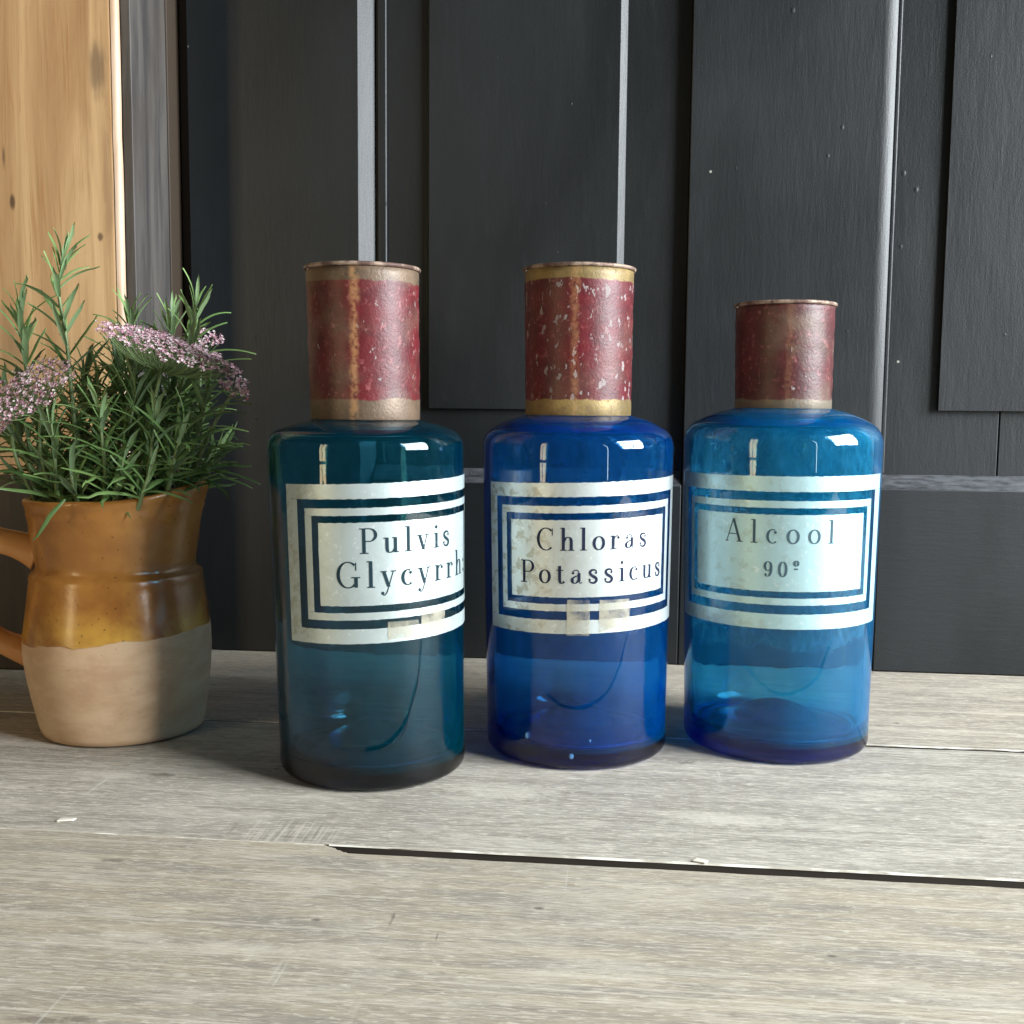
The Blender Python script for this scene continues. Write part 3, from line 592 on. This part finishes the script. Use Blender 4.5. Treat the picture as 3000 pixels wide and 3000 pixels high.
# dark line curving down the glass of the teal bottle
k = N('line_dark'); M_line = k.set((0.004,0.012,0.022), 0.5)
pts = crom([(29, 0.0720), (28.5, 0.060), (27, 0.050), (24.5, 0.044), (22, 0.038), (19.5, 0.031), (14, 0.0245), (6, 0.0205)], 10)
pts = [on_glass(b1, d + 0.35*noise.noise(Vector((z*900, 0, 0))), z, 0.00010) for d, z in pts]
mesh('dark_line', *tube(pts, lambda t: 0.00012+0.00022*sin(pi*min(1, t*1.1)), 6), M_line, b1[0], True)
# mould seam highlights, painted in as fine pale upright tubes on the glass
M_glint = mat_plain('seam_glint', (0.55,0.72,0.80), 0.3)
for B, d, za, zb in ((b2, 17.0, 0.1480, 0.1655), (b3, 19.0, 0.1520, 0.1680)):
    p = [on_glass(B, d+0.15*noise.noise(Vector((i*0.9, d, 0))) - (2.6 if i == 16 else 0.5 if i == 15 else 0), za+(zb-za)*i/16, 0.00003) for i in range(17)]
    mesh('scratch_or_glint', *tube(p, 0.00012, 5), M_glint, B[0], True)
# blisters in the heel of the middle bottle
M_bub = mat_plain('blister', (0.10,0.26,0.50), 0.15)
for d, z, r in ((-30.5, 0.0165, 0.0016), (-2.5, 0.0082, 0.0013), (8.5, 0.0165, 0.0006)):
    bm = bmesh.new(); bmesh.ops.create_uvsphere(bm, u_segments=14, v_segments=8, radius=r)
    me = bpy.data.meshes.new('blister'); 
    for q in bm.verts: q.co *= 1
    bm.to_mesh(me); bm.free(); o = bpy.data.objects.new('blister', me); C.objects.link(o); me.materials.append(M_bub); o.parent = b2[0]
    p = on_glass(b2, d, z, -r*0.4); o.location = p; o.scale = (1, 0.5, 1.25)
    me.polygons.foreach_set('use_smooth', [True]*len(me.polygons))

# ------------------------------------------------------------------ stoneware jug
JX, JY = -0.2858, 0.5900
jug = empty('stoneware_jug', (JX, JY, 0), 'stoneware jug half glazed in amber over raw clay, holding rosemary', 'jug')
jp = [(0.0005,0.0035),(0.038,0.0030),(0.0445,0.0008),(0.0460,0.0012),(0.0470,0.0040),(0.0485,0.012),(0.0502,0.022),(0.0520,0.034),(0.0532,0.046),(0.0528,0.056),(0.0515,0.066),(0.0503,0.075),(0.0492,0.0825),(0.0485,0.0860),
      (0.0487,0.0882),(0.0475,0.0902),(0.0453,0.0918),(0.0446,0.0940),(0.0452,0.0980),(0.0466,0.106),(0.0475,0.115),(0.0482,0.1215),(0.0490,0.1235),(0.0487,0.1250),(0.0495,0.1280),(0.0505,0.1305),(0.0500,0.1322),(0.0485,0.1325),(0.0468,0.1305),
      (0.0450,0.122),(0.0425,0.105),(0.0415,0.095),(0.0440,0.080),(0.0485,0.050),(0.0440,0.012),(0.0005,0.010)]
def jw(v):
    a = atan2(v.y, v.x); t = max(0, (v.z-0.105)/0.027); sp_ = max(0, cos(a-radians(-4)))**6
    d = 1 + 0.010*noise.noise(Vector((cos(a)*1.2, sin(a)*1.2, v.z*22))) + 0.10*sp_*t**1.6
    ph = 0.0070*sp_*t**2 + 0.0015*cos(a)*t
    return Vector((v.x*d + 0.0022*max(0, 1-v.z/0.05), v.y*d, v.z + ph + (0.0008*noise.noise(Vector((cos(a)*2, sin(a)*2, 5)))*t)))
jp = [(a*0.955 if a > 0.001 else a, b) for a, b in jp]
mesh('vessel', *lathe(jp, 112, jw), M_jug, jug, True)
hp = crom([(-0.0400,-0.011,0.1000),(-0.0530,-0.016,0.1058),(-0.0690,-0.020,0.1085),(-0.0850,-0.024,0.1030),(-0.0930,-0.026,0.0900),(-0.0880,-0.025,0.0760),(-0.0760,-0.021,0.0640),(-0.0630,-0.017,0.0520),(-0.0460,-0.011,0.0430)], 7)
mesh('handle', *tube(hp, lambda t: ((0.0074+0.0030*max(0, 1-t*6)**2+0.0020*max(0, (t-0.9)*10)), (0.0066+0.0050*max(0, 1-t*6)**2+0.002*max(0, (t-0.9)*10))), 20), M_handle, jug, True)

# ------------------------------------------------------------------ rosemary
def leaf_data(i, ln, curl, young):
    rr = random.Random(i); n = 7; vs, fs = [], []
    for j in range(n+1):
        t = j/n; wd = 0.00118*(sin(pi*min(1, t*0.92+0.10))**0.6)*(1 if t < 0.97 else 0.3)
        ang = curl*t*t; x = ln*(t - 0.10*curl*t*t*t*0.5); z = -ln*curl*0.30*t*t + ln*0.05*sin(t*pi)
        y = ln*0.05*rr.uniform(-1, 1)*t*t
        vs += [(x, y-wd, z-0.00035), (x, y, z+0.00022), (x, y+wd, z-0.00035)]
    for j in range(n): a = 3*j; fs += [(a, a+3, a+4, a+1), (a+1, a+4, a+5, a+2)]
    me = bpy.data.meshes.new('leaf'); me.from_pydata(vs, [], fs); me.materials.append(M_leafy if young else M_leaf)
    me.polygons.foreach_set('use_smooth', [True]*len(me.polygons)); me.update(); return me
leaves = [leaf_data(i, 0.021+0.003*(i % 3), (-0.5, 0.2, 0.8, 1.3, 0.5, 1.0)[i % 6], False) for i in range(9)]
leavesy = [leaf_data(40+i, 0.017+0.002*(i % 3), (-0.4, 0.3, 0.7)[i % 3], True) for i in range(5)]
ROS = 'rosemary sprigs standing in the jug'
def sprig(pts, label, seed, dens=0.0052, bare=0.0, size=1.0, young=0.25):
    rr = random.Random(seed); P = [Vector(p) for p in crom([tuple(p) for p in pts], 10)]
    base = P[0].copy(); root = empty('rosemary_sprig', base, label, 'rosemary', ROS)
    Q = [p-base for p in P]; mesh('stem', *tube(Q, lambda t: 0.0016*(1-t*0.6), 6), M_stem, root, True)
    dist = [0]
    for a, b in zip(Q, Q[1:]): dist.append(dist[-1]+(b-a).length)
    tot = dist[-1]; s = bare; kk = 0
    while s < tot:
        i = max(j for j in range(len(dist)) if dist[j] <= s); i = min(i, len(Q)-2); t = (s-dist[i])/(dist[i+1]-dist[i])
        p = Q[i].lerp(Q[i+1], t); ax = (Q[i+1]-Q[i]).normalized(); fr = s/tot
        a0 = kk*pi/2 + rr.uniform(-0.5, 0.5); o1 = ax.orthogonal().normalized(); o2 = ax.cross(o1)
        nl = 2 if rr.random() < 0.62 else 3
        for q in range(nl):
            a = a0 + q*2*pi/nl + rr.uniform(-0.25, 0.25); side = o1*cos(a)+o2*sin(a)
            up_ang = radians(24+34*fr**2 + rr.uniform(-16, 16)) if fr < 0.93 else radians(rr.uniform(56, 80))
            d = (side*cos(up_ang) + ax*sin(up_ang)).normalized()
            yl = fr > 1-young
            me = rr.choice(leavesy if yl else leaves)
            tipw = base + p + d*0.024 - Vector((JX, JY, 0)); pw_ = base + p - Vector((JX, JY, 0))
            if (tipw.z < 0.137 and (tipw.x**2+tipw.y**2)**.5 > 0.040) or (pw_.z < 0.120): continue
            o = bpy.data.objects.new('leaf', me); C.objects.link(o); o.parent = root; 
            xa = d; za = (ax - xa*ax.dot(xa)).normalized(); ya = za.cross(xa)
            Mx = Matrix((xa, ya, za)).transposed().to_4x4(); sc_ = size*1.30*rr.uniform(0.75, 1.15)*(1 if fr < 0.8 else 1-(fr-0.8)*1.5)
            Mx = Mx @ Matrix.Diagonal((sc_, sc_*rr.uniform(0.85, 1.2), sc_, 1)); Mx.translation = p + side*0.0006
            o.matrix_local = Mx
        s += dens*rr.uniform(0.8, 1.2)*(1 if fr < 0.85 else 0.7); kk += 1
    return root
def tip(path, label, seed, Y0=None, **kw):
    """path: photograph points from the jug's mouth up, each with a depth"""
    sprig([pix(x, y, Y) for x, y, Y in path], label, seed, **kw)
Yj = JY
tip([(250,1500,Yj-.012),(235,1400,Yj-.016),(212,1180,Yj-.020),(195,1000,Yj-.020),(172,850,Yj-.018),(190,735,Yj-.016)], 'tallest rosemary sprig, rising straight against the honey pine post', 1, young=0.35, dens=0.0060, bare=0.01)
tip([(200,1500,Yj+.005),(150,1300,Yj+.004),(85,1120,Yj+.0),(62,960,Yj-.004),(58,880,Yj-.004)], 'second tallest rosemary sprig, left of the tallest one', 2, young=0.3)
tip([(450,1500,Yj+.0),(480,1350,Yj+.002),(530,1150,Yj+.005),(568,960,Yj+.006),(575,880,Yj+.006)], 'rosemary sprig with a bright tip against the black door, right of the large pink umbel', 3, young=0.25)
tip([(400,1500,Yj+.016),(400,1300,Yj+.02),(390,1080,Yj+.022),(380,915,Yj+.022)], 'rosemary sprig peeping above the left end of the large pink umbel', 4, young=0.2)
tip([(480,1500,Yj+.020),(490,1250,Yj+.022),(500,1050,Yj+.022),(500,930,Yj+.024)], 'rosemary sprig rising behind the large pink umbel', 5, young=0.1)
tip([(530,1500,Yj-.005),(560,1350,Yj-.008),(590,1230,Yj-.008),(610,1130,Yj-.008)], 'rosemary sprig leaning right below the small pink umbel', 6, young=0.2)
tip([(300,1500,Yj-.025),(310,1400,Yj-.030),(300,1300,Yj-.034),(290,1190,Yj-.034)], 'short rosemary sprig at the front centre of the jug', 7, young=0.2)
tip([(180,1500,Yj-.020),(165,1420,Yj-.030),(160,1330,Yj-.034),(150,1240,Yj-.034)], 'short rosemary sprig at the front left of the jug mouth', 8, young=0.1)
tip([(140,1490,Yj+.0),(100,1400,Yj+.0),(55,1300,Yj+.0),(-10,1190,Yj+.0)], 'rosemary sprig leaning out of the left edge of the picture', 9, young=0.1)
fill = [((170,1490,.02),(120,1300,.02),(95,1180,.02)), ((230,1500,.02),(240,1250,.025),(250,1080,.03)), ((300,1500,.01),(330,1250,.012),(340,1060,.012)), ((350,1500,-.01),(370,1300,-.02),(400,1150,-.02)),
        ((420,1500,-.02),(440,1350,-.03),(455,1220,-.03)), ((480,1500,-.02),(510,1350,-.028),(540,1250,-.03)), ((260,1500,.0),(270,1300,.0),(290,1130,.0)), ((200,1490,.0),(170,1350,-.01),(150,1280,-.01)),
        ((390,1500,.0),(420,1250,.0),(440,1120,.0)), ((330,1500,-.03),(345,1420,-.036),(365,1330,-.036)), ((240,1500,-.03),(215,1430,-.038),(205,1350,-.038)), ((540,1480,.01),(590,1380,.012),(640,1330,.012)),
        ((450,1500,.03),(500,1250,.03),(545,1100,.03)), ((130,1480,-.01),(90,1430,-.012),(50,1400,-.012)), ((350,1500,.03),(350,1250,.035),(360,1080,.035)), ((500,1490,.0),(540,1400,-.004),(590,1320,-.006)), ((290,1500,.03),(280,1250,.035),(265,1150,.035)), ((400,1500,-.035),(420,1440,-.04),(440,1380,-.04)),
        ((350,1490,-.01),(372,1200,-.012),(395,1050,-.012)), ((470,1490,.012),(490,1200,.012),(520,1060,.012)), ((430,1490,.02),(440,1180,.025),(450,1060,.025)), ((520,1490,.02),(560,1280,.02),(600,1180,.02)), ((140,1490,.03),(60,1300,.03),(20,1150,.03)), ((180,1490,-.02),(110,1360,-.02),(60,1290,-.02))]
for i, pp in enumerate(fill):
    root = tip([(x, y, Yj+d) for x, y, d in pp], 'one of the crowded dark rosemary sprigs filling the mouth of the jug', 20+i, young=0.0, dens=0.0046, size=0.95)
# one leaf hanging over the lip
o = bpy.data.objects.new('fallen_leaf', leaves[2]); C.objects.link(o); p = pix(190,1462,Yj-.052); d = (pix(122,1540,Yj-.060)-p).normalized()
za = Vector((0.3,-0.8,0.4)); za = (za-d*za.dot(d)).normalized(); Mx = Matrix((d, za.cross(d), za)).transposed().to_4x4(); Mx.translation = p; o.matrix_world = Mx
o['label'] = 'single green rosemary leaf hanging over the front lip of the jug'; o['category'] = 'leaf'

# ------------------------------------------------------------------ umbels of tiny pink florets
def umbel(label, centre, normal, rad, n, stem_pts, seed, hub_drop):
    rr = random.Random(seed); c = Vector(centre); nn = Vector(normal).normalized(); a = nn.orthogonal().normalized(); b = nn.cross(a)
    root = empty('flower_umbel', Vector(stem_pts[0]), label, 'flower', 'pink flower umbels among the rosemary'); org = Vector(stem_pts[0])
    hub = c - nn*hub_drop
    S = crom([tuple(Vector(q)) for q in stem_pts] + [tuple(hub)], 8); mesh('stem', *tube([Vector(q)-org for q in S], 0.0010, 6), M_stem, root, True)
    rays, fl = [], []
    for i in range(n):
        r = rad*sqrt((i+0.5)/n); t = i*2.39996; p = c + a*r*cos(t) + b*r*sin(t) - nn*(0.10*r*r/rad) + nn*rr.uniform(-1, 1)*0.0010
        mid = hub.lerp(p, 0.5) - nn*0.15*hub_drop + (p-hub-nn*(p-hub).dot(nn))*0.10
        rays.append(tube([Vector(q)-org for q in crom([tuple(hub), tuple(mid), tuple(p-nn*0.0015)], 4)], 0.00028, 4, False))
        for j in range(12):
            q = p + (a*rr.gauss(0, 1) + b*rr.gauss(0, 1))*0.0013 + nn*rr.uniform(-0.0012, 0.0010) - org; s = rr.uniform(0.0006, 0.0012)
            tn = (nn + Vector((rr.uniform(-.6,.6), rr.uniform(-.9,.3), rr.uniform(-.6,.6)))).normalized(); ta = tn.orthogonal().normalized(); tb = tn.cross(ta)
            vs = [q - tn*s*0.3]
            for m_ in range(10):
                g = 2*pi*m_/10; rr2 = s*(1.0 if m_ % 2 == 0 else 0.5); vs.append(q + ta*cos(g)*rr2 + tb*sin(g)*rr2 + tn*s*0.15)
            fl.append((vs, [(0, 1+m_, 1+(m_+1) % 10) for m_ in range(10)]))
    o = mesh('stalks', *join(rays), M_stem, root, True); o['kind'] = 'stuff'
    o = mesh('florets', *join(fl), M_flor, root); o['kind'] = 'stuff'
    return root
umbel('large flat pink umbel tilted to the right above the rosemary', pix(500,1000,Yj-.02), (0.35,-0.06,0.93), 0.0375, 130, [pix(395,1500,Yj-.012), pix(425,1300,Yj-.018)], 1, 0.017)
umbel('mauve pink umbel at the left edge, facing the camera', pix(75,1130,Yj-.035), (-0.25,-0.62,0.75), 0.0255, 75, [pix(170,1500,Yj-.02), pix(120,1330,Yj-.03)], 2, 0.014)
umbel('small pink umbel drooping at the right below the large one', pix(690,1125,Yj-.01), (0.5,-0.5,0.7), 0.0085, 12, [pix(520,1500,Yj-.005), pix(620,1260,Yj-.008)], 3, 0.010)
umbel('small pale umbel behind the right end of the large one', pix(598,985,Yj+.02), (0.3,-0.4,0.8), 0.010, 14, [pix(500,1500,Yj+.015), pix(575,1200,Yj+.02)], 4, 0.012)
umbel('tiny white umbel at the far left edge under the mauve one', pix(2,1242,Yj-.03), (-0.3,-0.6,0.7), 0.006, 8, [pix(120,1500,Yj-.02), pix(50,1350,Yj-.03)], 5, 0.009)

# ------------------------------------------------------------------ small things on the table
M_chip = mat_plain('paint_flake', (0.72,0.68,0.58), 0.7)
def flake(px, py, sx, sy, rz, label):
    g = gnd(px, py); vs, fs = box(-sx/2, sx/2, -sy/2, sy/2, 0, 0.0008); vs = [(x + 0.15*sx*(y > 0), y*(1-0.3*(x > 0)), z) for x, y, z in vs]
    o = mesh('paint_flake', vs, fs, M_chip); o.location = (g.x, g.y, 0.0002); o.rotation_euler = (0, 0, rz); bevel(o, 0.0002, 1)
    o['label'] = label; o['category'] = 'flake'
flake(192, 2405, 0.0068, 0.0034, radians(12), 'cream paint flake lying on the planks at the left, in front of the jug')
flake(2050, 2526, 0.0050, 0.0036, radians(-20), 'cream flake of wood standing on the edge of the open plank joint')
